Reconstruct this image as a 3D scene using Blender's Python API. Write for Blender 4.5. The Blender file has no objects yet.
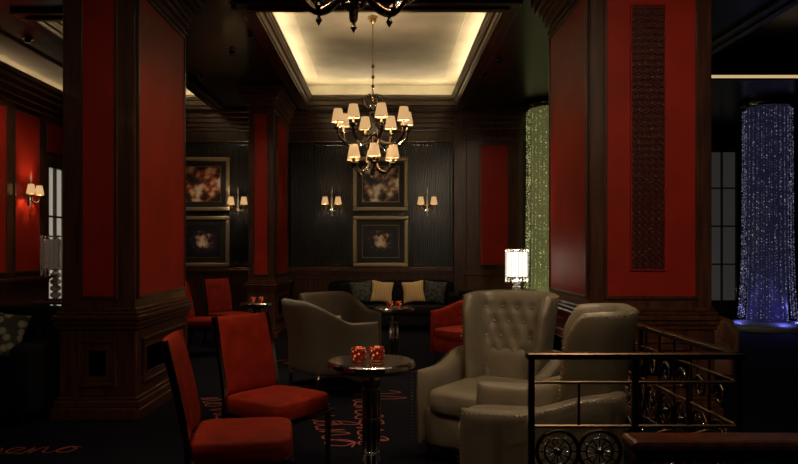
import bpy, bmesh, math, random
from mathutils import Vector, Matrix, Euler
random.seed(7)
scn = bpy.context.scene
pi = math.pi

# ------------------------------------------------------------ materials
def new_mat(name):
    m = bpy.data.materials.new(name); m.use_nodes = True
    nt = m.node_tree
    b = nt.nodes["Principled BSDF"]
    return m, nt, b
def simple(name, col, rough=.5, metal=0., emit=None, es=0., spec=.5, bump=0, bscale=50, coat=0, var=0.0, vscale=4, sheen=0):
    m, nt, b = new_mat(name)
    b.inputs["Base Color"].default_value = (*col, 1)
    b.inputs["Roughness"].default_value = rough
    b.inputs["Metallic"].default_value = metal
    b.inputs["Specular IOR Level"].default_value = spec
    b.inputs["Coat Weight"].default_value = coat
    b.inputs["Coat Roughness"].default_value = .12
    b.inputs["Sheen Weight"].default_value = sheen
    if emit:
        b.inputs["Emission Color"].default_value = (*emit, 1)
        b.inputs["Emission Strength"].default_value = es
    tc = nt.nodes.new("ShaderNodeTexCoord")
    if bump:
        n = nt.nodes.new("ShaderNodeTexNoise"); n.inputs["Scale"].default_value = bscale
        nt.links.new(tc.outputs["Object"], n.inputs["Vector"])
        bp = nt.nodes.new("ShaderNodeBump"); bp.inputs["Strength"].default_value = bump
        bp.inputs["Distance"].default_value = .01
        nt.links.new(n.outputs["Fac"], bp.inputs["Height"]); nt.links.new(bp.outputs[0], b.inputs["Normal"])
    if var:
        n = nt.nodes.new("ShaderNodeTexNoise"); n.inputs["Scale"].default_value = vscale; n.inputs["Detail"].default_value = 4
        nt.links.new(tc.outputs["Object"], n.inputs["Vector"])
        r = nt.nodes.new("ShaderNodeValToRGB")
        r.color_ramp.elements[0].position = .3; r.color_ramp.elements[1].position = .7
        r.color_ramp.elements[0].color = (*[c*(1-var) for c in col], 1)
        r.color_ramp.elements[1].color = (*[min(1, c*(1+var)) for c in col], 1)
        nt.links.new(n.outputs["Fac"], r.inputs[0]); nt.links.new(r.outputs[0], b.inputs["Base Color"])
    return m
def ramp_mat(name, tex, stops, scale=5, rough=.5, vscale=(1,1,1), emit=0, coat=0, metal=0, detail=3, spec=.5):
    m, nt, b = new_mat(name)
    tc = nt.nodes.new("ShaderNodeTexCoord"); mp = nt.nodes.new("ShaderNodeMapping")
    mp.inputs["Scale"].default_value = vscale
    nt.links.new(tc.outputs["Object"], mp.inputs["Vector"])
    if tex == 'noise':
        n = nt.nodes.new("ShaderNodeTexNoise"); n.inputs["Scale"].default_value = scale; n.inputs["Detail"].default_value = detail; out = n.outputs["Fac"]
    elif tex == 'voronoi':
        n = nt.nodes.new("ShaderNodeTexVoronoi"); n.inputs["Scale"].default_value = scale; out = n.outputs["Distance"]
    elif tex == 'wave':
        n = nt.nodes.new("ShaderNodeTexWave"); n.inputs["Scale"].default_value = scale; n.inputs["Distortion"].default_value = 4
        n.inputs["Detail"].default_value = detail; out = n.outputs["Fac"]
    elif tex == 'sphere':
        n = nt.nodes.new("ShaderNodeTexGradient"); n.gradient_type = 'SPHERICAL'; out = n.outputs["Fac"]
        ns = nt.nodes.new("ShaderNodeTexNoise"); ns.inputs["Scale"].default_value = 3; ns.inputs["Detail"].default_value = 6
        mx = nt.nodes.new("ShaderNodeVectorMath"); mx.operation='MULTIPLY_ADD'; mx.inputs[1].default_value=(1.6,1.6,1.6)
        sb = nt.nodes.new("ShaderNodeVectorMath"); sb.operation='SUBTRACT'; sb.inputs[1].default_value=(.8,.8,.8)
        nt.links.new(mp.outputs[0], ns.inputs["Vector"])
        nt.links.new(ns.outputs["Color"], mx.inputs[0]); nt.links.new(mp.outputs[0], mx.inputs[2])
        nt.links.new(mx.outputs[0], sb.inputs[0]); nt.links.new(sb.outputs[0], n.inputs["Vector"])
    if tex != 'sphere': nt.links.new(mp.outputs[0], n.inputs["Vector"])
    r = nt.nodes.new("ShaderNodeValToRGB")
    while len(r.color_ramp.elements) < len(stops): r.color_ramp.elements.new(.5)
    for e, (p, c) in zip(r.color_ramp.elements, stops): e.position = p; e.color = (*c, 1)
    nt.links.new(out, r.inputs[0]); nt.links.new(r.outputs[0], b.inputs["Base Color"])
    b.inputs["Roughness"].default_value = rough; b.inputs["Coat Weight"].default_value = coat; b.inputs["Metallic"].default_value = metal
    b.inputs["Specular IOR Level"].default_value = spec
    if emit:
        nt.links.new(r.outputs[0], b.inputs["Emission Color"]); b.inputs["Emission Strength"].default_value = emit
    return m

WOOD = ramp_mat("mahogany_wood", 'noise', [(.3,(.036,.012,.007)),(.5,(.075,.026,.013)),(.72,(.115,.042,.021))], 3, .30, (9,9,.7), coat=.2, detail=5)
WOODD = ramp_mat("dark_wood", 'noise', [(.3,(.016,.008,.005)),(.7,(.04,.018,.011))], 3, .3, (9,9,.7), coat=.2)
RED = simple("red_lacquer_panel", (.36,.019,.007), .5, var=.15, vscale=2.5, bump=.05, bscale=120, spec=.2)
REDD = simple("red_fretwork", (.13,.007,.005), .4, spec=.3)
BLACKP = ramp_mat("black_damask_panel", 'wave', [(0,(.007,.007,.008)),(1,(.019,.019,.021))], 2.2, .26, (4,4,.9))
CEIL = simple("black_lacquer_ceiling", (.014,.010,.009), .25, var=.3)
CREAM = ramp_mat("gilded_cream_plaster", 'noise', [(.3,(.27,.245,.19)),(.7,(.42,.39,.31))], 1.6, .5)
TAUPE = simple("taupe_moulding", (.16,.11,.075), .4)
LED = simple("led_cove", (1,.8,.5), emit=(1,.78,.46), es=25)
LEDR = simple("led_cove_dim", (1,.8,.5), emit=(1,.72,.35), es=.6)
LEDC = simple("led_crown", (1,.8,.5), emit=(1,.72,.38), es=5)
CARPET = ramp_mat("navy_carpet", 'noise', [(.35,(.0025,.0025,.006)),(.65,(.006,.006,.014))], 60, .98, spec=.1)
SCRIPT = simple("carpet_script_red", (.36,.085,.065), .9)
LEATHER = simple("greige_leather", (.182,.150,.105), .36, bump=.12, bscale=160, var=.10, vscale=6)
GREY = simple("grey_fabric", (.29,.27,.215), .7, bump=.1, bscale=300)
BROWNL = simple("brown_leather", (.18,.075,.038), .4)
TAUPEF = simple("taupe_fabric", (.10,.08,.058), .7)
REDV = simple("red_velvet", (.22,.014,.005), .7, spec=.15, var=.25, vscale=9)
NAVY = simple("dark_navy_velvet", (.004,.004,.006), .8, spec=.2)
STEEL = simple("polished_steel", (.45,.43,.40), .18, metal=1)
DSTEEL = simple("smoked_chrome", (.26,.24,.23), .16, metal=1)
BRASS = simple("antique_brass", (.42,.28,.13), .3, metal=1)
BRONZE = simple("dark_bronze", (.12,.075,.045), .32, metal=1)
GOLD = simple("gilt_frame", (.42,.33,.20), .36, metal=.6, bump=.3, bscale=60)
BLACK = simple("black_metal", (.01,.01,.01), .3)
MAT = simple("picture_mat_black", (.012,.012,.013), .5)
SHADE = simple("lit_silk_shade", (.30,.20,.11), .8, emit=(1,.60,.26), es=.60)
SHADEW = simple("lit_white_shade", (.6,.6,.55), .8, emit=(1,.85,.68), es=1.9)
CRYSTAL = simple("crystal", (.75,.77,.8), .08, metal=.6)
TABTOP = simple("dark_mirror_top", (.09,.06,.05), .12, metal=.5, coat=.5)
CANDLE = ramp_mat("amber_candle_glass", 'voronoi', [(0,(1,.50,.22)),(.20,(.60,.12,.035)),(.34,(.10,.008,.004)),(.9,(.03,.002,.001))], 46, .15, emit=.6)
FLAME = simple("candle_flame", (1,.6,.2), emit=(1,.6,.25), es=4)
WINM = simple("window_pane_net", (.2,.2,.18), .5, emit=(.85,.8,.7), es=.022)
WINW = simple("window_pane_warm", (.4,.4,.35), .5, emit=(1,.9,.72), es=.30)
CUSH = ramp_mat("gold_cushion", 'wave', [(0,(.60,.38,.15)),(1,(.82,.58,.28))], 8, .7)
CUSHB = ramp_mat("patterned_cushion", 'voronoi', [(0,(.012,.016,.022)),(.45,(.018,.024,.03)),(.6,(.07,.065,.055))], 18, .7)
CUSHL = ramp_mat("pale_patterned_cushion", 'voronoi', [(0,(.5,.47,.4)),(.35,(.4,.37,.3)),(.5,(.06,.05,.045))], 14, .7)
PLINTH = simple("pale_stone_plinth", (.25,.26,.30), .4)
PIC1 = ramp_mat("picture_art_pale", 'noise', [(.40,(.015,.016,.028)),(.47,(.09,.07,.09)),(.52,(.40,.20,.10)),(.57,(.62,.50,.38)),(.64,(.95,.90,.84))], 4.6, .4, detail=2.5)
PIC2 = ramp_mat("picture_art_dark", 'sphere', [(0,(.008,.010,.016)),(.34,(.02,.025,.045)),(.46,(.20,.08,.045)),(.62,(.70,.46,.25)),(.9,(1,.95,.85))], 1, .4, (3.9,3.9,3.9))
PIC3 = ramp_mat("picture_art_red", 'noise', [(.40,(.018,.014,.018)),(.47,(.12,.05,.04)),(.51,(.60,.09,.03)),(.57,(.75,.52,.28)),(.65,(.95,.88,.8))], 4.6, .4, detail=2.5)
def bead_sparkle_mat(name,dark,mid,hi,es):
    return ramp_mat(name,'noise',[(.42,dark),(.58,mid),(.72,hi)],42,.2,(1,1,1),emit=es,detail=1)  # sparkle and glow painted into the beads by noise colour and emission
BEADB=bead_sparkle_mat("blue_sparkle_beads",(.03,.03,.06),(.16,.16,.30),(.8,.8,.95),.36)
BEADG=bead_sparkle_mat("green_sparkle_beads",(.07,.07,.02),(.36,.36,.13),(.92,.93,.55),.62)
COREB=simple("blue_core",(.05,.05,.13),.4,emit=(.2,.2,.5),es=.03); COREG=simple("green_core",(.18,.18,.07),.5,emit=(.46,.45,.16),es=.14)  # slight emission put into the cores in place of column light

# ------------------------------------------------------------ mesh builder
class MB:
    def __init__(s): s.v=[]; s.f=[]; s.m=[]; s.s=[]; s.mats=[]
    def mi(s, mat):
        if mat not in s.mats: s.mats.append(mat)
        return s.mats.index(mat)
    def add(s, vs, fs, mat, smooth=False, M=None):
        o=len(s.v); k=s.mi(mat)
        for p in vs:
            p=Vector(p)
            if M is not None: p=M@p
            s.v.append(p)
        for f in fs: s.f.append(tuple(i+o for i in f)); s.m.append(k); s.s.append(smooth)
    def box(s, c, d, mat, bev=0., M=None, rot=None, seg=1):
        bm=bmesh.new(); bmesh.ops.create_cube(bm,size=1)
        for v in bm.verts: v.co=Vector((v.co.x*d[0],v.co.y*d[1],v.co.z*d[2]))
        if bev>0: bmesh.ops.bevel(bm,geom=bm.edges[:],offset=min(bev,min(d)*.45),segments=seg,profile=.5,affect='EDGES')
        T=Matrix.Translation(c)
        if rot: T=T@Euler(rot).to_matrix().to_4x4()
        if M is not None: T=M@T
        bm.verts.index_update()
        s.add([v.co.copy() for v in bm.verts],[[v.index for v in f.verts] for f in bm.faces],mat,False,T); bm.free()
    def b2(s, x0,x1,y0,y1,z0,z1,mat,bev=0.,M=None,seg=1):
        s.box(((x0+x1)/2,(y0+y1)/2,(z0+z1)/2),(abs(x1-x0),abs(y1-y0),abs(z1-z0)),mat,bev,M,seg=seg)
    def pill(s,c,d,mat,e=.35,nu=32,nv=16,rot=None,M=None,ez=None):
        ez=ez or e
        P=lambda a,k:(abs(a)**k)*(1 if a>=0 else -1)
        vs=[];fs=[]
        for j in range(nv+1):
            t=-pi/2+pi*j/nv
            for i in range(nu):
                a=2*pi*i/nu
                r=P(math.cos(t),ez)
                vs.append((d[0]/2*r*P(math.cos(a),e),d[1]/2*r*P(math.sin(a),e),d[2]/2*P(math.sin(t),ez)))
        for j in range(nv):
            for i in range(nu): fs.append((j*nu+i,j*nu+(i+1)%nu,(j+1)*nu+(i+1)%nu,(j+1)*nu+i))
        T=Matrix.Translation(c)
        if rot: T=T@Euler(rot).to_matrix().to_4x4()
        if M is not None: T=M@T
        s.add(vs,fs,mat,True,T)
    def lathe(s,prof,mat,c=(0,0,0),seg=24,smooth=True,M=None,caps=True):
        vs=[];fs=[]
        for r,z in prof:
            for i in range(seg):
                a=2*pi*i/seg; vs.append((c[0]+r*math.cos(a),c[1]+r*math.sin(a),c[2]+z))
        for j in range(len(prof)-1):
            for i in range(seg): fs.append((j*seg+i,j*seg+(i+1)%seg,(j+1)*seg+(i+1)%seg,(j+1)*seg+i))
        if caps:
            fs.append(tuple(range(seg))[::-1]); fs.append(tuple((len(prof)-1)*seg+i for i in range(seg)))
        s.add(vs,fs,mat,smooth,M)
    def tube(s,pts,r,mat,seg=8,M=None,closed=False):
        pts=[Vector(p) for p in pts]; n=len(pts)
        rs=r if isinstance(r,(list,tuple)) else [r]*n
        vs=[];fs=[]; up=None
        for i,p in enumerate(pts):
            if closed: t=(pts[(i+1)%n]-pts[i-1]).normalized()
            else: t=(pts[min(i+1,n-1)]-pts[max(i-1,0)]).normalized()
            if up is None:
                up=Vector((0,0,1)) if abs(t.z)<.9 else Vector((1,0,0))
            a=up-t*up.dot(t); a.normalize(); up=a; b=t.cross(a)
            for k in range(seg):
                th=2*pi*k/seg+pi/4; vs.append(p+(a*math.cos(th)+b*math.sin(th))*rs[i])
        m=n if closed else n-1
        for i in range(m):
            for k in range(seg): fs.append((i*seg+k,i*seg+(k+1)%seg,((i+1)%n)*seg+(k+1)%seg,((i+1)%n)*seg+k))
        if not closed:
            fs.append(tuple(range(seg))[::-1]); fs.append(tuple((n-1)*seg+k for k in range(seg)))
        s.add(vs,fs,mat,seg>4,M)
    def ring(s,c,R,r,mat,axis='Y',seg=24,M=None):
        pts=[]
        for i in range(seg):
            a=2*pi*i/seg
            o={'Y':(R*math.cos(a),0,R*math.sin(a)),'X':(0,R*math.cos(a),R*math.sin(a)),'Z':(R*math.cos(a),R*math.sin(a),0)}[axis]
            pts.append((c[0]+o[0],c[1]+o[1],c[2]+o[2]))
        s.tube(pts,r,mat,6,M,True)
    def finish(s,name,loc=(0,0,0),rz=0.,parent=None):
        me=bpy.data.meshes.new(name); me.from_pydata([tuple(v) for v in s.v],[],s.f)
        for m in s.mats: me.materials.append(m)
        me.polygons.foreach_set("material_index",s.m); me.polygons.foreach_set("use_smooth",s.s); me.update()
        bm=bmesh.new(); bm.from_mesh(me); bmesh.ops.recalc_face_normals(bm,faces=bm.faces); bm.to_mesh(me); bm.free()
        o=bpy.data.objects.new(name,me); scn.collection.objects.link(o)
        o.location=loc; o.rotation_euler=(0,0,rz)
        if parent: o.parent=parent
        return o
def smoothpath(pts,n=6):
    pts=[Vector(p) for p in pts]; P=[pts[0]]+pts+[pts[-1]]; out=[]
    for i in range(1,len(P)-2):
        for k in range(n):
            t=k/n; a,b,c,d=P[i-1],P[i],P[i+1],P[i+2]
            out.append(.5*((2*b)+(c-a)*t+(2*a-5*b+4*c-d)*t*t+(3*b-a-3*c+d)*t**3))
    out.append(pts[-1]); return out
def face_rz(fx,fy): return math.atan2(fx,-fy)
def light(kind,name,loc,energy,col,parent=None,**kw):
    l=bpy.data.lights.new(name,kind); l.energy=energy; l.color=col
    for k,v in kw.items(): setattr(l,k,v)
    o=bpy.data.objects.new(name,l); scn.collection.objects.link(o); o.location=loc
    if parent: o.parent=parent
    return o
def sst(a,b,x):
    t=min(1,max(0,(x-a)/(b-a))); return t*t*(3-2*t)

# ------------------------------------------------------------ shell
XL,XR,YF,YB=-5.3,9.0,-3.0,15.5
H=4.0
def plate(mb,xs,ys,holes,z0,z1,mat):
    for i in range(len(xs)-1):
        for j in range(len(ys)-1):
            cx=(xs[i]+xs[i+1])/2; cy=(ys[j]+ys[j+1])/2
            if any(a<cx<b and c<cy<d for a,b,c,d in holes): continue
            mb.b2(xs[i],xs[i+1],ys[j],ys[j+1],z0,z1,mat)
m=MB(); fh=[(.75,3.4,1.95,3.05),(1.7,3.4,3.05,5.4)]
plate(m,[XL,.75,1.7,3.4,XR],[YF,1.95,3.05,5.4,YB],fh,-.15,0,CARPET); m.finish("floor")
coffers=[(-1.41,1.26,7.4,12.6),(-3.9,-3.09,7.7,12.6),(-1.41,1.26,1.4,5.2),(4.2,8.5,6.5,10.4)]
m=MB()
plate(m,sorted({XL,XR,*[c[0] for c in coffers],*[c[1] for c in coffers]}),sorted({YF,YB,*[c[2] for c in coffers],*[c[3] for c in coffers]}),coffers,H,H+.06,CEIL)
m.finish("ceiling")
def coffer(c,lit=True):
    x0,x1,y0,y1=c; m=MB()
    def rim(o,i,z0,z1,mat,bev=0):
        m.b2(x0-o,x1+o,y0-o,y0+i,z0,z1,mat,bev); m.b2(x0-o,x1+o,y1-i,y1+o,z0,z1,mat,bev)
        m.b2(x0-o,x0+i,y0+i,y1-i,z0,z1,mat,bev); m.b2(x1-i,x1+o,y0+i,y1-i,z0,z1,mat,bev)
    rim(.16,0,H-.05,H-.001,WOODD,.01); rim(.05,.03,H-.08,H-.05,WOODD,.008)
    if lit:
        rim(.02,.02,H,H+.09,TAUPE,.008); rim(.02,.05,H+.09,H+.13,TAUPE,.01)
        rim(.02,.07,H+.13,H+.16,CREAM,.01); rim(.02,.09,H+.16,H+.18,CREAM,.005)
        rim(.40,0,H+.16,H+.18,CREAM)
    rim(.42,-.40,H+.08,H+.46,CREAM if lit else CEIL)
    m.b2(x0-.42,x1+.42,y0-.42,y1+.42,H+.46,H+.5,CREAM if lit else CEIL)
    if lit:
        m.b2(x0-.08,x0-.03,y0,y1,H+.185,H+.205,LED); m.b2(x1+.03,x1+.08,y0,y1,H+.185,H+.205,LED)
        m.b2(x0,x1,y0-.08,y0-.03,H+.185,H+.205,LED); m.b2(x0,x1,y1+.03,y1+.08,H+.185,H+.205,LED)
        m.b2(x0+.22,x1-.22,y0+.22,y1-.22,H+.43,H+.461,CREAM,.01)
    else:
        m.b2(x0,x1,y1-.04,y1-.01,H-.05,H-.01,LEDR)
    m.finish("ceiling_coffer")
for i,c in enumerate(coffers): coffer(c,i!=3)

def panel(mb,M,u0,u1,z0,z1,mat,fr=WOOD,w=.03,pr=.02):
    mb.b2(u0,u1,-.004,.006,z0,z1,mat,M=M)
    for a,b,c,d in ((u0-w,u0,z0-w,z1+w),(u1,u1+w,z0-w,z1+w),(u0,u1,z0-w,z0),(u0,u1,z1,z1+w)):
        mb.b2(a,b,0,pr,c,d,fr,.006,M)
def planeM(o,u,n):
    u=Vector(u);n=Vector(n)
    return Matrix(((u.x,n.x,0,o[0]),(u.y,n.y,0,o[1]),(u.z,n.z,1,o[2]),(0,0,0,1)))

def molded(mb,hx,hy,steps,mat):
    for z0,z1,o in steps: mb.b2(-hx-o,hx+o,-hy-o,hy+o,z0,z1,mat,.008)
def pillar(name,x0,x1,y0,y1,sf,ss,lattice=False,red=RED):
    m=MB(); hx=(x1-x0)/2; hy=(y1-y0)/2
    m.b2(-hx,hx,-hy,hy,0,H,WOOD,.006)
    molded(m,hx,hy,[(0,.10,.07),(.10,.16,.055),(.16,.19,.035),(.19,.74,.02),(.74,.78,.035),(.78,.82,.05),(.82,.86,.065),(.86,.89,.04),(.89,.92,.02)],WOOD)
    molded(m,hx,hy,[(3.62,3.66,.02),(3.70,3.76,.035),(3.76,3.82,.06),(3.82,3.88,.09),(3.88,3.94,.13),(3.94,4.0,.16)],WOOD)
    fs=[(planeM((0,-hy,0),(1,0,0),(0,-1,0)),hx,sf),(planeM((0,hy,0),(1,0,0),(0,1,0)),hx,sf),
        (planeM((hx,0,0),(0,1,0),(1,0,0)),hy,ss),(planeM((-hx,0,0),(0,1,0),(-1,0,0)),hy,ss)]
    for M,h,st in fs:
        panel(m,M,-h+st,h-st,1.02,3.56,red)
        M2=M@Matrix.Translation((0,.02,0))
        s2=max(min(st,.2),.14); panel(m,M2,-h+s2,h-s2,.30,.63,WOOD,WOOD,.03,.022)
        panel(m,M2,-h+s2+.06,h-s2-.06,.36,.57,WOOD,WOOD,.01,.012)
    if lattice:
        M=planeM((0,-hy-.006,0),(1,0,0),(0,-1,0))@Matrix.Translation((-.03,0,0))
        z0,z1=1.24,3.42; w=.135
        m.b2(-w,w,0,.008,z0,z1,REDD,M=M)
        for a,b,c,d in ((-w-.012,-w,z0-.012,z1+.012),(w,w+.012,z0-.012,z1+.012),(-w,w,z0-.012,z0),(-w,w,z1,z1+.012)): m.b2(a,b,0,.022,c,d,RED,.003,M)
        n=5; s=2*w/n; rows=int((z1-z0)/s)
        for i in range(n):
            for j in range(rows):
                cx=-w+s*(i+.5); cz=z0+s*(j+.5)
                m.ring((cx,.014,cz),s*.47,.0055,WOODD,'Y',8,M)
                m.lathe([(s*.16,0),(s*.16,.008)],WOODD,seg=4,smooth=False,M=M@Matrix.Translation((cx,.009,cz))@Matrix.Rotation(-pi/2,4,'X'))
    m.finish(name,((x0+x1)/2,(y0+y1)/2,0))
pillar("pillar",-2.68,-2.08,5.8,7.25,.17,.07)
pillar("pillar",1.69,2.70,5.8,7.25,.14,.09,True)
pillar("pillar",-2.18,-1.78,11.1,12.8,.1,.3)

# back wall
YW=13.0
m=MB(); m.b2(XL,2.5,YW,YW+.2,0,H,BLACKP)
m.b2(XL,2.5,YW-.05,YW,0,1.02,WOOD)
for z0,z1,o in ((0,.16,.08),(.94,.99,.08),(.99,1.04,.11),(1.04,1.08,.07)): m.b2(XL,2.5,YW-o,YW,z0,z1,WOOD,.006)
for z0,z1,o in ((3.4,3.6,.04),(3.40,3.44,.07),(3.6,3.66,.09),(3.66,3.74,.13),(3.74,3.82,.19),(3.82,3.9,.25),(3.9,4.0,.32)): m.b2(XL,2.5,YW-o,YW,z0,z1,WOOD,.006)
M=planeM((0,YW,0),(1,0,0),(0,-1,0))
for u0,u1 in ((-5.2,-4.2),(-4.1,-2.3),(-1.62,-1.42),(-1.35,1.22)):
    panel(m,M,u0+.04,u1-.04,1.14,3.34,BLACKP,BLACKP,.02,.02)
M5=planeM((0,YW-.05,0),(1,0,0),(0,-1,0))
for k in range(12):
    u=-5.2+k*.64
    panel(m,M5,u+.05,u+.55,.25,.86,WOOD,WOOD,.025,.018)
m.finish("wall_back")
m=MB()
m.b2(-.52,.52,-.1,.1,0,H,WOOD,.01); molded(m,.52,.1,[(0,.16,.04),(.94,1.04,.04),(3.4,3.5,.03),(3.6,3.7,.06),(3.7,3.8,.1),(3.8,4.0,.14)],WOOD)
panel(m,planeM((0,-.1,0),(1,0,0),(0,-1,0)),-.25,.24,1.14,3.3,RED); m.finish("trim_1",(1.98,YW-.14,0))
m=MB()
m.b2(-.12,.12,-.1,.1,0,H,WOOD,.01)
m.finish("trim_2",(1.36,YW-.11,0))
# left wall
def wall_side(name,x,nx,y0,y1,reds,holes=()):
    m=MB(); ys=sorted({y0,y1,*[h[0] for h in holes],*[h[1] for h in holes]})
    for a,b in zip(ys[:-1],ys[1:]):
        c=(a+b)/2; hh=[h for h in holes if h[0]<c<h[1]]
        X0,X1=(x-.2,x) if nx>0 else (x,x+.2)
        if hh:
            m.b2(X0,X1,a,b,0,hh[0][2],WOOD); m.b2(X0,X1,a,b,hh[0][3],H,WOOD)
        else: m.b2(X0,X1,a,b,0,H,WOOD)
    for z0,z1,o in ((0,.16,.05),(.9,.95,.04),(.95,1.0,.07),(3.5,3.56,.03),(3.6,3.7,.07),(3.7,3.78,.13),(3.78,3.84,.2),(3.84,3.88,.26)):
        if z0<1.1 and holes:
            cur=y0
            for h in holes:
                if h[2]<z1: m.b2(x,x+nx*o,cur,h[0],z0,z1,WOOD,.005); cur=h[1]
            m.b2(x,x+nx*o,cur,y1,z0,z1,WOOD,.005)
        else: m.b2(x,x+nx*o,y0,y1,z0,z1,WOOD,.005)
    m.b2(x+nx*.05,x+nx*.09,y0,y1,3.885,3.90,LEDC)
    m.b2(x,x+nx*.7,y0,y1,3.985,3.999,CREAM)
    M=planeM((x,0,0),(0,1,0),(nx,0,0))
    for a,b,z0,z1 in reds: panel(m,M,a,b,z0,z1,RED)
    m.finish(name)
wall_side("wall_left",XL,1,YF,YW,[(a,a+.65,1.1,3.4) for a in (5.5,6.4,7.3,8.2,9.1)]+[(10.0,10.68,1.1,3.4),(10.95,11.6,2.95,3.4),(11.85,12.4,1.1,3.4)],[(10.95,11.6,.3,2.75)])
def window(name,M,w,h,nx,nz,pane):
    m=MB(); m.b2(-w/2,w/2,-.05,-.04,0,h,pane,M=M)
    f=.045
    m.b2(-w/2-.0,-w/2+f,-.05,.03,0,h,WOODD,.004,M); m.b2(w/2-f,w/2,-.05,.03,0,h,WOODD,.004,M)
    m.b2(-w/2,w/2,-.05,.03,0,f,WOODD,.004,M); m.b2(-w/2,w/2,-.05,.03,h-f,h,WOODD,.004,M)
    for i in range(1,nx): u=-w/2+w*i/nx; m.b2(u-.015,u+.015,-.04,.01,0,h,WOODD,M=M)
    for j in range(1,nz): z=h*j/nz; m.b2(-w/2,w/2,-.04,.01,z-.015,z+.015,WOODD,M=M)
    m.finish(name)
window("window_1",planeM((XL-.02,11.275,.3),(0,1,0),(1,0,0)),.65,2.45,2,3,WINW)
m=MB(); m.b2(2.5,XR,YB,YB+.2,0,H,WOODD)
for z0,z1,o in ((0,.16,.05),(3.6,3.7,.07),(3.7,3.85,.13),(3.85,4,.2)): m.b2(2.5,XR,YB-o,YB,z0,z1,WOODD,.006)
m.finish("wall_far")
for i,x in enumerate((3.4,5.2,7.4,8.5)):
    window("window_%d"%(i+2),planeM((x,YB-.08,.25),(1,0,0),(0,-1,0)),.7,3.35,2,4,WINM)
m=MB(); m.b2(2.5,2.7,YW+.2,YB,0,H,WOODD); m.finish("wall_return")
m=MB(); m.b2(XR,XR+.2,YF,YB,0,H,WOODD); m.finish("wall_right")
m=MB(); m.b2(XL,XR,YF-.2,YF,0,H,WOOD)
M=planeM((0,YF,0),(1,0,0),(0,1,0))
for k in range(9): panel(m,M,-5+k*1.5,-3.9+k*1.5,1.1,3.4,RED)
m.finish("wall_front")
# stairs
m=MB()
for k in range(9):
    y=5.4-k*.27; m.b2(1.7,3.4,y-.30,y,-.17*(k+1)-.2,-.17*(k+1),CARPET,.01)
m.b2(.75,3.4,1.95,3.0,-1.9,-1.7,CARPET)
m.b2(.70,.75,1.9,3.1,-1.9,-.01,WOOD); m.b2(.7,3.4,1.9,1.95,-1.9,-.01,WOOD); m.b2(.7,1.7,3.05,3.10,-1.9,-.01,WOOD); m.b2(1.65,1.7,3.05,5.4,-1.9,-.01,WOOD); m.b2(3.4,3.45,1.9,5.45,-1.9,-.01,WOOD)
m.finish("staircase")

# ------------------------------------------------------------ furniture
def ushell(mb,W,yb,r,Df,z0,top,thick,mat,flare=.0,tuft=None,nu=110,nv=30,nail=None,lean=.10,ex=9):
    q=r*pi/2; A=W-r; side=(yb-r)+Df; half=A+q+side
    def plan(a):
        sg=1 if a>=0 else -1; t=abs(a)
        if t<=A: return Vector((sg*t,yb,0)),Vector((0,1,0))
        if t<=A+q:
            th=(t-A)/r; return Vector((sg*(A+r*math.sin(th)),yb-r+r*math.cos(th),0)),Vector((sg*math.sin(th),math.cos(th),0))
        return Vector((sg*W,yb-r-(t-A-q),0)),Vector((sg,0,0))
    def prof(x): return (max(0,1-abs(x)**ex))**.5
    outer=[];inner=[]
    us=[-math.cos(pi*i/nu)*.45+(2*i/nu-1)*.55 for i in range(nu+1)]
    vs_=[(-math.cos(pi*j/nv)*.75+(2*j/nv-1)*.25) for j in range(nv+1)]
    us[0]=-1;us[-1]=1;vs_[0]=-1;vs_[-1]=1
    for u in us:
        a=u*half; p,n=plan(a); zt=top(abs(a)); 
        for v in vs_:
            z=z0+(zt-z0)*(v+1)/2
            q0=p+n*flare*max(0,z-.5)+Vector((0,lean*max(0,z-.45),z))
            t=thick/2*prof(u)*prof(v)
            d=0
            if tuft and z>.5:
                for ba,bz in tuft:
                    e=(a-ba)**2+(z-bz)**2
                    if e<.02: d-=.020*math.exp(-e/.0010)
                d+=.008
            outer.append(q0+n*t); inner.append(q0-n*(t+max(-t*.9,d)*prof(u)*prof(v)))
    N=nv+1; fs=[]
    for i in range(nu):
        for j in range(nv): fs.append((i*N+j,(i+1)*N+j,(i+1)*N+j+1,i*N+j+1))
    mb.add(outer,fs,mat,True); mb.add(inner,[f[::-1] for f in fs],mat,True)
    if tuft:
        for ba,bz in tuft:
            p,n=plan(ba); q0=p+n*(flare*max(0,bz-.5)-thick/2+.010)+Vector((0,lean*max(0,bz-.45),bz))
            mb.pill(q0,(.020,.020,.020),mat,1,8,6)
    if nail:
        k=int(half*2/.024)
        for i in range(k+1):
            a=-half*.985+half*1.97*i/k; p,n=plan(a); zt=top(abs(a))-.02
            q0=p+n*(flare*max(0,zt-.5)+thick/2*.90)+Vector((0,lean*max(0,zt-.45),zt))
            mb.pill(q0,(.010,.010,.010),nail,1,6,4)
        for sg in(-1,1):
            p,n=plan(sg*half); te=top(half)
            z=z0+.04
            while z<te-.03:
                fl=flare*max(0,z-.5)
                mb.pill(p+n*(thick*.36+fl)+Vector((0,-.004+lean*max(0,z-.45),z)),(.010,.010,.010),nail,1,6,4); z+=.022
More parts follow.
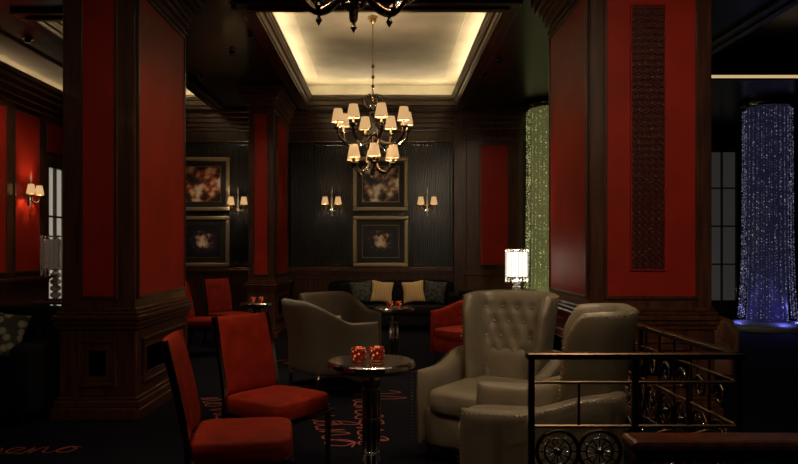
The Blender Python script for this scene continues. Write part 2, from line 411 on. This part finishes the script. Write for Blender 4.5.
def wing_chair(loc,f):
    m=MB()
    ushell(m,.365,.33,.16,.42,.10,lambda a:.60+.10*(1-sst(.35,.8,a)),.12,LEATHER,.08,nail=BRASS,nu=90,nv=18,lean=.05)
    def top(a): return 1.105-.012*(a/.3)**2-(.0 if a<.38 else .40*sst(.38,.60,a))
    tf=[]
    for r in range(5):
        z=.56+r*.105
        for k in range(-2,3):
            a=k*.115+(.0575 if r%2 else 0)
            if abs(a)<.26: tf.append((a,z))
    ushell(m,.245,.32,.10,-.06,.30,top,.085,LEATHER,.10,tf,nail=BRASS,lean=.08,nu=100,ex=14)
    m.pill((0,-.03,.235),(.66,.80,.27),LEATHER,.18)
    m.pill((0,-.08,.405),(.61,.76,.17),LEATHER,.3)
    for x in(-.32,.32):
        for y in(-.37,.30): m.lathe([(.018,0),(.03,.12)],WOODD,(x,y,0),12)
    m.finish("wing_chair",loc,face_rz(*f))
wing_chair((.75,4.80,0),(-.55,-.83))
wing_chair((.87,3.82,0),(-.97,.24))
def tub_chair(name,loc,f,mat,hb=.86,ha=.62,W=.36,legm=WOODD,seatm=None,nail=None,g=(.15,.95)):
    m=MB(); seatm=seatm or mat
    ushell(m,W,.34,.24,.36,.16,lambda a:hb-(hb-ha)*sst(g[0],g[1],a),.09,mat,.12,nail=nail,nu=72,nv=18)
    m.pill((0,-.03,.26),(2*W-.06,.72,.2),mat,.18)
    m.pill((0,-.05,.39),(2*W-.08,.70,.15),seatm,.3)
    for x in(-W+.05,W-.05):
        for y in(-.32,.30): m.lathe([(.014,0),(.026,.18)],legm,(x,y,0),10)
    m.finish(name,loc,face_rz(*f))
tub_chair("armchair",(-.58,7.30,0),(.85,.53),GREY,.90,.67,.38,STEEL,nail=STEEL,g=(.2,.7))
tub_chair("armchair",(-.58,8.75,0),(.70,-.71),TAUPEF,.86,.64,.38,WOODD,TAUPEF,nail=STEEL,g=(.3,.8))
tub_chair("armchair",(1.05,8.5,0),(-.75,-.66),REDV,.80,.66,.36)
tub_chair("leather_chair",(3.22,7.3,0),(-.3,-.95),BROWNL,.70,.60,.34)

def side_chair(loc,f):
    m=MB()
    m.pill((0,-.02,.43),(.50,.50,.13),REDV,.3)
    m.box((0,-.02,.37),(.47,.47,.05),BLACK,.008)
    m.tube([(-.25,-.27,.375),(.25,-.27,.375),(.25,.2,.375),(-.25,.2,.375)],.012,DSTEEL,4,None,True)
    for x in(-.225,.225):
        m.tube([(x,-.24,0),(x,-.24,.38)],[.014,.022],DSTEEL,4)
        m.tube(smoothpath([(x*1.0,.36,0),(x,.27,.2),(x,.225,.40),(x,.25,.62),(x,.33,.97)],5),.02,STEEL,4)
    nu,nv=14,14
    def P(u,v,s):
        z=.47+.50*v; y=.225+.11*((z-.42)/.55)**1.5; x=(u-.5)*.45
        e=(max(0,1-abs(2*u-1)**6)*max(0,1-abs(2*v-1)**6))**.5
        return (x,y+.02*(1-(2*u-1)**2)+s*.032*e,z)
    for s in(-1,1):
        vs=[P(.5-.5*math.cos(pi*i/nu),.5-.5*math.cos(pi*j/nv),s) for i in range(nu+1) for j in range(nv+1)]
        N=nv+1; fs=[(i*N+j,(i+1)*N+j,(i+1)*N+j+1,i*N+j+1) for i in range(nu) for j in range(nv)]
        m.add(vs,fs,REDV,True)
    m.finish("side_chair",loc,face_rz(*f))
side_chair((-.75,3.58,0),(1,.14))
side_chair((-.70,4.46,0),(.80,-.60))
side_chair((-2.42,9.35,0),(1,-.1))
side_chair((-2.28,10.2,0),(.75,-.66))

def table(loc,R=.27,h=.72):
    m=MB()
    m.lathe([(R-.01,h-.035),(R,h-.03),(R,h-.008),(R-.006,h)],STEEL,seg=40,smooth=False)
    m.lathe([(R-.012,h),(R-.016,h+.004)],TABTOP,seg=40,smooth=False)
    m.lathe([(R-.05,h-.06),(R-.03,h-.035)],BRONZE,seg=32)
    m.lathe([(.05,.04),(.046,.1),(.046,h-.12),(.07,h-.06)],DSTEEL,seg=20)
    for z in(.15,h-.18,h*.5): m.lathe([(.052,z),(.052,z+.02)],STEEL,seg=20)
    for k in range(8):
        a=k*pi/4; m.tube([(.05*math.cos(a),.05*math.sin(a),.1),(.05*math.cos(a),.05*math.sin(a),h-.12)],.006,STEEL,6)
    m.lathe([(.2,0),(.2,.012),(.17,.025),(.06,.04)],DSTEEL,seg=36)
    m.finish("cocktail_table",loc)
def candle(loc,s=1.):
    m=MB()
    m.lathe([(.028*s,.0),(.040*s,.010*s),(.042*s,.04*s),(.042*s,.066*s),(.036*s,.078*s),(.033*s,.078*s),(.032*s,.012*s),(.001,.012*s)],CANDLE,seg=20)
    for z in(.004,.076): m.ring((0,0,z*s),.037*s,.0025*s,BRASS,'Z',20)
    m.lathe([(.012*s,.012*s),(.012*s,.03*s),(.004*s,.034*s),(.006*s,.045*s),(.001,.06*s)],FLAME,seg=8)
    o=m.finish("candle_holder",loc)
    light('POINT',"candle_light",(0,0,.12),.15,(1,.45,.18),o,shadow_soft_size=.02)
table((-.09,4.3,0)); H1=.7275
candle((-.165,4.22,H1),1.1); candle((-.055,4.25,H1),1.1)
table((.09,8.25,0),.23); candle((.05,8.2,H1),.9); candle((.15,8.25,H1),.9)
table((-1.72,9.3,0),.22,.70); candle((-1.76,9.25,.7075),.9); candle((-1.66,9.3,.7075),.9)
table((1.40,7.5,0),.24,.82)

def sofa(name,loc,f,w,mat,h=.82):
    m=MB()
    m.pill((0,.34,h/2+.05),(w,.24,h-.1),mat,.2)
    for sx in(-1,1): m.pill((sx*(w/2-.09),0,.36),(.2,.9,.56),mat,.22)
    m.box((0,0,.2),(w-.1,.82,.2),mat,.03,seg=2)
    n=2
    for k in range(n): 
        cw=(w-.38)/n; m.pill((-(w-.38)/2+cw*(k+.5),-.06,.36),(cw,.74,.18),mat,.25)
        m.pill((-(w-.38)/2+cw*(k+.5),.2,.60),(cw,.18,.42),mat,.3,rot=(-.15,0,0))
    for x in(-w/2+.1,w/2-.1):
        for y in(-.36,.36): m.lathe([(.02,0),(.028,.12)],WOODD,(x,y,0),10)
    return m.finish(name,loc,face_rz(*f))
def cushion(loc,rot,mat,s=.38):
    m=MB(); nu=14
    for sg in(-1,1):
        vs=[];N=nu+1
        for i in range(N):
            for j in range(N):
                u=-math.cos(pi*i/nu);v=-math.cos(pi*j/nu)
                e=((1-u*u)*(1-v*v))**.4
                k=1-.10*(1-abs(u*v))*max(abs(u),abs(v))
                vs.append((u*s/2*k,sg*.065*e,v*s/2*k))
        m.add(vs,[(i*N+j,(i+1)*N+j,(i+1)*N+j+1,i*N+j+1) for i in range(nu) for j in range(nu)],mat,True)
    o=m.finish("throw_cushion",loc); o.rotation_euler=rot
sofa("sofa",(.10,12.35,0),(0,-1),2.3,NAVY,.86)
cushion((-.07,12.24,.67),(-.25,.12,.1),CUSH); cushion((.48,12.24,.67),(-.25,-.12,-.1),CUSH)
cushion((-.42,12.27,.66),(-.25,-.1,.2),CUSHB,.40); cushion((.85,12.27,.66),(-.25,.1,-.2),CUSHB,.40)
sofa("sofa",(-3.80,5.95,0),(0,-1),2.0,NAVY,.90)
cushion((-3.20,5.82,.70),(-.25,.2,.2),CUSHL,.38)

m=MB()
for x in(-.55,.55):
    for y in(-.18,.18): m.box((x,y,.36),(.05,.05,.72),BLACK,.006)
m.box((0,0,.745),(1.2,.45,.05),BLACK,.01)
for k in range(9): m.box((-.44+k*.11,.18,.4),(.02,.02,.64),BLACK)
m.box((0,0,.2),(1.1,.4,.03),BLACK,.006)
m.finish("console_table",(1.75,11.2,0))

def crystal_lamp(loc,s=1.,lit=True):
    m=MB()
    m.box((0,0,.01*s),(.16*s,.16*s,.02*s),STEEL,.004)
    z=.02*s
    for k in range(4):
        m.lathe([(.02*s,z),(.05*s,z+.02*s),(.05*s,z+.045*s),(.02*s,z+.065*s)],CRYSTAL,seg=8,smooth=False); z+=.062*s
    m.tube([(0,0,z),(0,0,z+.3*s)],.008*s,STEEL,8)
    m.lathe([(.112*s,z+.03*s),(.112*s,z+.31*s)],SHADEW if lit else CRYSTAL,seg=32,caps=False)
    for kk in range(20):
        a=2*pi*kk/20
        for j in range(13):
            m.lathe([(.001,-.013*s),(.009*s,0),(.001,.013*s)],CRYSTAL,(.126*s*math.cos(a),.126*s*math.sin(a),z-.02*s+j*.029*s+.012*s*(kk%2)),4,False,caps=False)
    for zz in(z+.03*s,z+.34*s): m.ring((0,0,zz),.12*s,.006*s,STEEL,'Z',24)
    o=m.finish("table_lamp",loc)
    if lit: light('POINT',"lamp_bulb",(0,0,z+.2*s),22,(1,.80,.55),o,shadow_soft_size=.05)
crystal_lamp((1.40,7.5,.829),.95)
m=MB(); m.box((0,0,.66),(.5,.5,.04),WOODD,.01); m.box((0,0,.2),(.44,.44,.03),WOODD)
for x in(-.2,.2):
    for y in(-.2,.2): m.box((x,y,.33),(.04,.04,.64),WOODD,.004)
m.finish("side_table",(-4.72,10.0,0))
crystal_lamp((-4.72,10.0,.684),1.5,False)

# ------------------------------------------------------------ lighting fixtures
def shade(m,c,r,h,mat=SHADE):
    m.lathe([(r,0),(r*.62,h)],mat,c,20,caps=False)
    m.ring((c[0],c[1],c[2]),r,.004,BRASS,'Z',20); m.ring((c[0],c[1],c[2]+h),r*.62,.003,BRASS,'Z',16)
def chandelier(loc,htop,pw=7):
    m=MB()
    m.lathe([(.001,0),(.02,.02),(.035,.045),(.02,.07),(.012,.09),(.05,.12),(.085,.17),(.07,.22),(.03,.26),(.022,.33),(.055,.38),(.10,.44),(.11,.50),(.06,.56),(.025,.60),(.02,.70),(.045,.75),(.06,.80),(.03,.86),(.012,.9)],DSTEEL,seg=24)
    m.tube([(0,0,.88),(0,0,htop)],.008,BRASS,8)
    m.lathe([(.001,htop-.10),(.03,htop-.08),(.065,htop-.03),(.07,htop)],BRASS,seg=20)
    for z in (1.0,1.12,1.24,1.38): m.lathe([(.008,z-.03),(.024,z),(.008,z+.03)],DSTEEL,seg=12)
    for k in range(6):
        a=k*pi/3; c,s=math.cos(a),math.sin(a)
        pts=[(.01,.80),(.10,.88),(.13,.97),(.07,1.0),(.06,.94)]
        m.tube(smoothpath([(r*c,r*s,z) for r,z in pts],5),.009,DSTEEL,6)
    lights=[]
    def tier(n,R,zb,zc,off,sr,sh):
        for k in range(n):
            a=2*pi*k/n+off; c,s=math.cos(a),math.sin(a)
            pts=[(.04,zb+.06),(R*.3,zb-.06),(R*.65,zb-.10),(R*.93,zb-.02),(R,zb+.07),(R,zc)]
            m.tube(smoothpath([(r*c,r*s,z) for r,z in pts],6),.020,DSTEEL,8)
            m.lathe([(.01,0),(.055,.02),(.06,.035),(.015,.045),(.016,.09),(.014,.12)],DSTEEL,(R*c,R*s,zc-.05),12)
            shade(m,(R*c,R*s,zc+.055),sr,sh); lights.append((R*c,R*s,zc+.13))
            m.lathe([(.001,-.045),(.016,-.02),(.001,.012)],DSTEEL,(R*.65*c,R*.65*s,zb-.12),8,False,caps=False)
    tier(8,.46,.45,.58,.25,.085,.17)
    tier(6,.29,.10,.12,.6,.082,.16)
    o=m.finish("chandelier",loc)
    for i,p in enumerate(lights): light('POINT',"chandelier_bulb",p,pw,(1,.70,.42),o,shadow_soft_size=.02)
chandelier((-.17,9.1,2.41),2.02,9)
chandelier((-.14,3.15,2.50),1.93,6)

def sconce(loc,rz):
    m=MB()
    m.lathe([(.001,-.01),(.06,0),(.06,.015),(.03,.03)],DSTEEL,M=Matrix.Rotation(pi/2,4,'X'),seg=20)
    m.box((0,-.015,-.02),(.05,.02,.26),DSTEEL,.008)
    m.lathe([(.001,-.2),(.018,-.17),(.01,-.14),(.025,-.08),(.012,0),(.02,.06),(.01,.2),(.02,.24),(.001,.36)],CRYSTAL,(0,-.06,0),12)
    L=[]
    for sx in(-1,1):
        m.tube(smoothpath([(0,-.05,-.06),(sx*.05,-.10,-.10),(sx*.11,-.12,-.07),(sx*.12,-.12,0)],6),.01,DSTEEL,8)
        m.lathe([(.01,0),(.032,.015),(.012,.03),(.012,.07)],DSTEEL,(sx*.12,-.12,-.01),12)
        shade(m,(sx*.12,-.12,.02),.068,.14); L.append((sx*.12,-.12,.10))
    o=m.finish("wall_sconce",loc,rz)
    for p in L: light('POINT',"sconce_bulb",p,8,(1,.76,.50),o,shadow_soft_size=.02)
for x in(-1.0,.76,-2.73): sconce((x,YW-.022,2.22),0)
sconce((XL+.02,10.3,2.2),pi/2)

def picture(name,loc,art,w=1.0,h=.98):
    m=MB(); f=.075
    for x0,x1,z0,z1 in((-w/2,w/2,h/2-f,h/2),(-w/2,w/2,-h/2,-h/2+f),(-w/2,-w/2+f,-h/2+f,h/2-f),(w/2-f,w/2,-h/2+f,h/2-f)):
        m.b2(x0,x1,-.05,0,z0,z1,GOLD,.018,seg=2)
    g=.165
    for x0,x1,z0,z1 in((-w/2+g,w/2-g,h/2-g-.012,h/2-g),(-w/2+g,w/2-g,-h/2+g,-h/2+g+.012),(-w/2+g,-w/2+g+.012,-h/2+g,h/2-g),(w/2-g-.012,w/2-g,-h/2+g,h/2-g)):
        m.b2(x0,x1,-.022,0,z0,z1,BRASS,.003)
    m.b2(-w/2+.05,w/2-.05,-.012,-.002,-h/2+.05,h/2-.05,MAT)
    m.b2(-w/2+.17,w/2-.17,-.016,-.011,-h/2+.17,h/2-.17,art)
    m.finish(name,loc)
for x,a in((-.10,PIC1),(-3.4,PIC3)): 
    picture("framed_picture",(x,YW-.022,2.62),a,1.02,1.0)
    picture("framed_picture",(x,YW-.022,1.56),PIC2,1.02,.94)

# ------------------------------------------------------------ bead columns
def bead_column(loc,R,col,pw,beadm,corem,top=3.95):
    m=MB(); ns=60
    m.lathe([(R+.22,0),(R+.22,.10),(R+.14,.14),(R+.02,.16)],PLINTH,seg=40)
    m.lathe([(R*.80,.15),(R*.80,top)],corem,seg=24)
    m.lathe([(R+.05,top-.06),(R+.05,top+.05)],STEEL,seg=40)
    vs=[];fs=[]
    for k in range(ns):
        a=2*pi*k/ns; r=R*(.98 if k%2 else .90); x,y=r*math.cos(a),r*math.sin(a)
        z=.2+random.random()*.05
        while z<top-.08:
            w=.005+.011*random.random()**2; fl=1+.25*math.exp(-z*1.3)
            X,Y=x*fl,y*fl
            o=len(vs); vs+= [(X,Y,z-w*1.5),(X+w,Y,z),(X,Y+w,z),(X-w,Y,z),(X,Y-w,z),(X,Y,z+w*1.5)]
            fs+=[(o,o+2,o+1),(o,o+3,o+2),(o,o+4,o+3),(o,o+1,o+4),(o+5,o+1,o+2),(o+5,o+2,o+3),(o+5,o+3,o+4),(o+5,o+4,o+1)]
            z+=.022+.04*random.random()
    m.add(vs,fs,beadm)
    o=m.finish("crystal_bead_column",loc)
    for k in range(4):
        a=2*pi*k/4-pi/2
        light('POINT',"column_uplight",((R+.16)*math.cos(a),(R+.16)*math.sin(a),.25),pw,col,o,shadow_soft_size=.03)
bead_column((6.7,12.3,0),.40,(.22,.22,1),1.7,BEADB,COREB)
bead_column((2.92,12.4,0),.43,(.62,.75,.25),3,BEADG,COREG)

# ------------------------------------------------------------ railing
m=MB(); zt=.92
def rail(p,q,w,h,mat):
    p=Vector(p);q=Vector(q); d=q-p; L=d.length; a=math.atan2(d.y,d.x)
    m.box((p+q)/2,(L+w,w,h),mat,.006,rot=(0,0,a))
P0,P1,P2=(.66,3.18),(1.6,3.18),(1.6,5.60)
for a,b in((P0,P1),(P1,P2)):
    rail((*a,zt),(*b,zt),.05,.03,BRONZE); rail((*a,.80),(*b,.80),.016,.016,BRONZE); rail((*a,.60),(*b,.60),.016,.016,BRONZE); rail((*a,.37),(*b,.37),.016,.016,BRONZE); rail((*a,.10),(*b,.10),.022,.022,BRONZE)
for x,y in((.66,3.18),(1.6,3.18),(1.6,4.4),(1.6,5.6),(1.13,3.18)): m.box((x,y,.46),(.028,.028,.92),BRONZE,.004)
def wheel(c,axis):
    m.ring(c,.095,.010,BRONZE,axis,24); m.ring(c,.06,.005,STEEL,axis,20); m.pill(c,(.04,.04,.04),STEEL,1,12,8)
    for k in range(12):
        a=k*pi/6; d=(math.cos(a),math.sin(a))
        q=(c[0]+.088*d[0],c[1],c[2]+.088*d[1]) if axis=='Y' else (c[0],c[1]+.088*d[0],c[2]+.088*d[1])
        m.tube([c,q],.0035,STEEL,5)
for x in(.78,.97): wheel((x,3.18,.485),'Y')
for x in(1.28,1.46): wheel((x,3.18,.485),'Y')
for x in(.875,1.37): m.box((x,3.18,.70),(.010,.010,.21),BRONZE)
for x in(.70,.875,1.06,1.2,1.37,1.55): m.box((x,3.18,.24),(.010,.010,.27),BRONZE)
for k in range(11):
    y=3.36+k*.21
    wheel((1.6,y,.485),'X')
    m.box((1.6,y+.105,.50),(.010,.010,.8),BRONZE)
    pts=[(1.6,y+.07*math.cos(t)*(1-t/9),.70+.07*math.sin(t)*(1-t/9)) for t in [i*.5 for i in range(15)]]
    m.tube(pts,.011,STEEL,6)
    pts=[(1.6,y-.07*math.cos(t)*(1-t/9),.24+.07*math.sin(t)*(1-t/9)) for t in [i*.5 for i in range(15)]]
    m.tube(pts,.011,STEEL,6)
m.finish("stair_railing")
m=MB()
m.b2(.64,3.3,1.81,1.91,.87,.905,WOOD,.012,seg=2); m.b2(.66,3.3,1.85,1.88,.84,.87,BRASS)
for k in range(14): m.box((.68+k*.19,1.865,.43),(.014,.014,.86),BRONZE)
m.b2(.66,3.3,1.86,1.88,.08,.1,BRONZE)
m.finish("stair_handrail")

# ------------------------------------------------------------ carpet script (cursive lettering woven in the carpet)
m=MB()
def ribbon(pts,w):
    pts=[Vector(p) for p in pts]; vs=[];fs=[]
    for i,p in enumerate(pts):
        t=(pts[min(i+1,len(pts)-1)]-pts[max(0,i-1)]); t.normalize(); n=Vector((-t.y,t.x,0))
        vs+=[p+n*w+Vector((0,0,.002)),p-n*w+Vector((0,0,.002))]
        if i: fs.append((2*i-2,2*i-1,2*i+1,2*i))
    m.add(vs,fs,SCRIPT)
GL={'e':[(0,.0),(.35,.25),(.45,.48),(.25,.55),(.1,.3),(.2,.05),(.5,.0)],
    'n':[(0,0),(.12,.5),(.15,.0),(.3,.45),(.45,.5),(.48,.05),(.65,0)],
    'o':[(0,.1),(.3,.5),(.1,.35),(.1,.05),(.35,.0),(.5,.3),(.3,.52),(.62,.4)],
    'v':[(0,.45),(.12,.5),(.22,.0),(.45,.5),(.62,.42)],
    'l':[(0,0),(.3,.6),(.35,1.1),(.2,1.1),(.15,.4),(.25,.0),(.5,.05)],
    'z':[(0,.45),(.4,.5),(.05,.1),(.4,.0),(.3,-.45),(.1,-.4),(.3,0),(.6,.1)],
    'i':[(0,0),(.2,.5),(.2,.05),(.45,.0)],
    'a':[(.05,.1),(.4,.5),(.15,.45),(.08,.05),(.3,.05),(.42,.5),(.45,.02),(.65,.0)],
    'V':[(-.1,.9),(.1,1.15),(.25,.9),(.3,0),(.7,1.15),(.85,1.0)],
    'r':[(0,0),(.15,.5),(.22,.42),(.4,.48),(.4,.1),(.6,0)]}
def script(x,y,ang,word,size,w=.008):
    c,s=math.cos(ang),math.sin(ang); u=0; P=[]
    for ch in word:
        g=GL[ch]; P+=[(u+px,py) for px,py in g]; u+=g[-1][0]+.08
    P=[(x+(a*c-b*s)*size,y+(a*s+b*c)*size,0) for a,b in P]
    ribbon(smoothpath(P,5),w)
script(-.98,7.3,-1.33,"Veneziano",.40,.008); script(-.32,6.9,-1.50,"Venezia",.40,.008); script(-3.2,4.75,.10,"alveno",.27,.007)
script(-1.75,6.6,-1.15,"novella",.32); script(-1.45,8.9,-.9,"Verona",.32); script(-2.5,2.85,.15,"Veronea",.32); script(-1.55,5.4,-1.2,"Venezia",.34)
script(-.9,3.0,.1,"nove",.34)
m.finish("carpet_lettering")

# ------------------------------------------------------------ downlights: two ceiling fixtures, the others added spots to brighten things
def downlight_or_fill(x,y,e,tx=None,ty=None,tz=0,ang=70,blend=.8,col=(1,.80,.56)):
    m=MB(); m.lathe([(.06,-.012),(.06,0),(.045,.0),(.045,-.012)],STEEL,seg=20); m.lathe([(.035,-.05),(.042,-.012)],BLACK,seg=16)
    o=m.finish("ceiling_downlight_or_fill",(x,y,H-.0))
    l=light('SPOT',"downlight_or_fill_beam",(0,0,-.06),e,col,o,shadow_soft_size=.05,spot_size=math.radians(ang),spot_blend=blend)
    if tx is not None:
        d=Vector((tx-x,ty-y,tz-H)); l.rotation_euler=d.to_track_quat('-Z','Y').to_euler()
downlight_or_fill(1.55,.6,360,2.2,5.8,1.9,48)  # added spot, brightens the right pillar front
downlight_or_fill(-1.7,.6,85,-2.4,5.8,1.8,46)  # added spot for the left pillar front
downlight_or_fill(1.45,4.6,105,.9,4.4,.6,58)  # added spot over the wing chairs
downlight_or_fill(1.6,2.6,65,1.0,3.7,.8,55)  # added spot for the nearer wing chair
downlight_or_fill(-1.6,3.4,100,-.8,4.0,.5,55)  # added spot on the red side chairs
downlight_or_fill(1.0,5.9,130,-2.08,6.6,1.7,52)  # added fill across to the left pillar side
downlight_or_fill(-1.1,5.9,60,1.69,6.6,1.5,52)  # added fill across to the right pillar side
downlight_or_fill(-1.6,7.4,115,-.6,7.4,.5,50)  # added spot on the grey armchair
downlight_or_fill(1.4,8.6,70,.9,8.5,.5,55)  # added spot on the red armchair
downlight_or_fill(-2.0,9.1,45,-2.3,9.8,.5,60)
downlight_or_fill(-2.07,12.2,8)
downlight_or_fill(1.55,9.6,45,1.98,12.8,2.0,50)  # added spot for the red pilaster on the back wall
downlight_or_fill(-1.62,8.4,60,-1.9,11.1,1.9,50)  # added spot for the rear pillar
downlight_or_fill(-4.4,8.6,75,-5.3,9.8,2.2,75)  # added spot, lights the left wall
downlight_or_fill(-1.58,10.4,85,-.1,13,2.1,30)  # added spot to bring up the middle pictures
downlight_or_fill(-2.75,10.4,75,-3.3,13,2.1,30)  # added spot to bring up the left pictures
downlight_or_fill(1.45,10.4,90,.15,12.3,.6,30)  # added spot to light the sofa cushions
downlight_or_fill(1.5,.9,45,1.1,1.87,.9,60)  # added spot to light the handrail top

w=bpy.data.worlds.new("world"); scn.world=w; w.use_nodes=True
w.node_tree.nodes["Background"].inputs[0].default_value=(.03,.025,.02,1); w.node_tree.nodes["Background"].inputs[1].default_value=.1
scn.view_settings.view_transform='Standard'
cd=bpy.data.cameras.new("camera"); cam=bpy.data.objects.new("camera",cd); scn.collection.objects.link(cam)
cam.location=(0,0,1.4); cam.rotation_euler=(pi/2,0,0); cd.sensor_width=36; cd.lens=31.58; cd.shift_x=.0163; cd.shift_y=.0226; cd.clip_start=.05
scn.camera=cam
